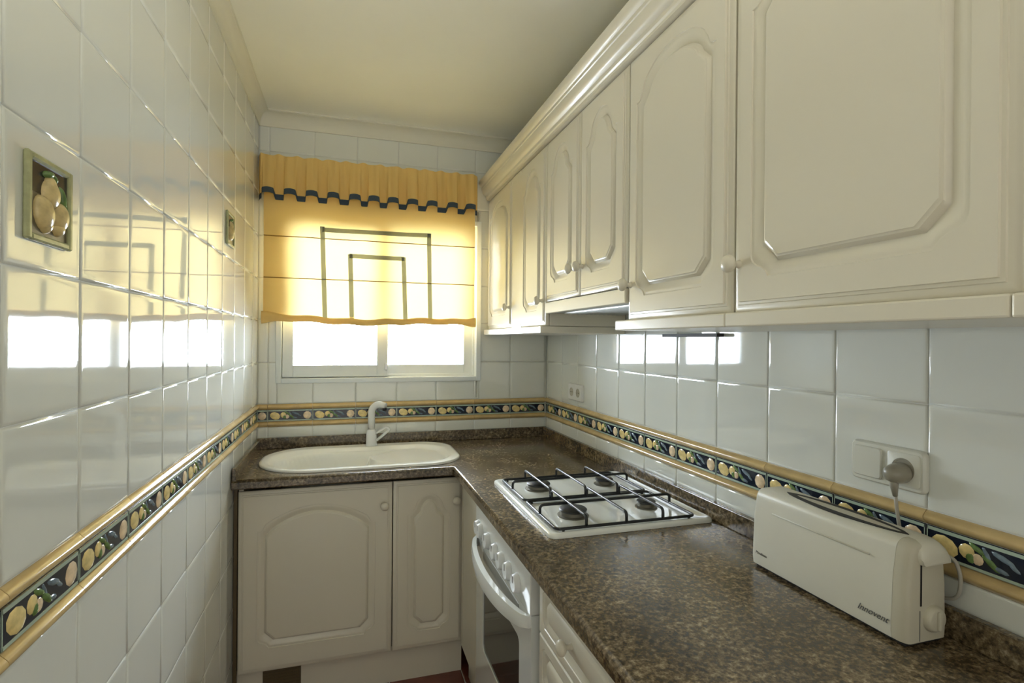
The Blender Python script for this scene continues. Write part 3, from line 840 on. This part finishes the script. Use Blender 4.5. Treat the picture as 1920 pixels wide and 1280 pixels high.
loft(bm, [[(x, .058+(y-.058)*k, .142+(z-.142)*kz) for y, z in [(.030, .142), (.026, .160), (.030, .172), (.042, .1805), (.074, .1802), (.088, .172), (.094, .160), (.095, .142)]] for x, k, kz in ((TL-.030, 1, 1), (TL-.006, 1, .97), (TL+.004, .98, .75), (TL+.009, .95, .45), (TL+.010, .92, .15))])
obj('lever', bm, 'toaster', ts, smooth=True, angle=50)
obj('lever_slot', B(TL-.002, TL+.0008, .033, .0365, .070, .142), 'dark', te)
obj('seam', B(TL-.002, TL+.0006, .032, .0332, .010, .062), 'print_grey', te)
obj('browning_dial', lathe(bmesh.new(), [(.0225, -.002), (.0225, .004), (.019, .010), (.017, .011)], 24, (TL, .062, .046), axis='X'), 'toaster_end', te, smooth=True, angle=40)
obj('dial_grip', B(TL+.010, TL+.016, .058, .066, .030, .062, bev=.002), 'toaster_end', te)
obj('base_rim', B(.008, TL-.006, .010, TX1-TX0-.010, .001, .009), 'dark', ts)
def text(s, size, loc, parent, m, shear=0, name='lettering', rot=(PI/2, 0, 0)):
    c = bpy.data.curves.new('t', 'FONT'); c.body = s; c.size = size; c.shear = shear; c.extrude = .0002; c.resolution_u = 3
    t = bpy.data.objects.new('t', c); C.objects.link(t); dg = bpy.context.evaluated_depsgraph_get()
    me = bpy.data.meshes.new_from_object(t.evaluated_get(dg)); bpy.data.objects.remove(t)
    me.materials.clear(); me.materials.append(M[m]); o = bpy.data.objects.new(name, me); C.objects.link(o)
    o.parent = parent; o.location = loc; o.rotation_euler = rot; return o
text('Innovent', .0165, (TL-.090, -.0004, .030), ts, 'print_grey', .45)
text('Moulinex', .009, (.016, -.0004, .033), ts, 'print_grey', .15)

# ------------------------------------------------------------------ ceramic relief plaques on the left wall
def plaque(label, y, z, s, kind):
    r = root('ceramic_plaque', label, 'wall plaque', (0, y, z), PI/2)
    h = s/2; b = .010
    bm = bmesh.new()
    ringbox(bm, -h, h, -.008, .0, -h, h, b, bev=.0025)
    obj('frame', bm, 'plaque_frame', r)
    bm = bmesh.new(); i = h-b+.001
    box(bm, -i, i, -.0035, 0, -i, i*.15, mi=1); box(bm, -i, i, -.0036, 0, i*.15, i, mi=0)
    obj('background', bm, ['plaque_dark', 'plaque_brown'], r)
    def fruit(nm, m, parts):
        bm = bmesh.new()
        for (x, zz_, rx, rz, a, d) in parts: blob(bm, (x*h, -.0034, zz_*h), rx*h, d, rz*h, a, 0, 16, 6)
        obj(nm, bm, m, r)
    if kind == 'big':
        fruit('pear', 'pear', [(-.02, .20, .34, .36, 0, .012), (-.02, .40, .22, .26, 0, .009)])
        fruit('pear', 'pear', [(-.34, -.30, .34, .42, .35, .014), (-.22, -.56, .22, .20, .3, .010)])
        fruit('pear', 'pear', [(.38, -.26, .32, .38, -.25, .013), (.34, -.54, .22, .20, 0, .010)])
        fruit('leaf', 'leaf', [(-.10, .66, .20, .09, .2, .008), (.12, .62, .16, .07, -.6, .007)])
        fruit('leaf', 'leaf', [(.55, .24, .08, .30, .35, .007), (.66, .02, .07, .22, .5, .006)])
    else:
        fruit('pear', 'pear', [(.0, -.20, .42, .46, 0, .014), (0, .20, .24, .34, 0, .011)])
        fruit('leaf', 'leaf', [(.12, .58, .20, .10, .5, .008)])
plaque('square ceramic relief plaque of three pears on the near left wall tiles', -1.842, 1.598, .118, 'big')
plaque('square ceramic relief plaque with one pear, further along the left wall near the window', -.640, 1.796, .118, 'small')

# slim batten under the near wall cabinets, against the tiles
o = obj('lamp_rail', B(W-.030, W-.006, -1.46, -1.18, 1.426, 1.436), 'dark'); tag(o, 'slim dark rail against the tiles under the wall cabinet right of the hood', 'rail')
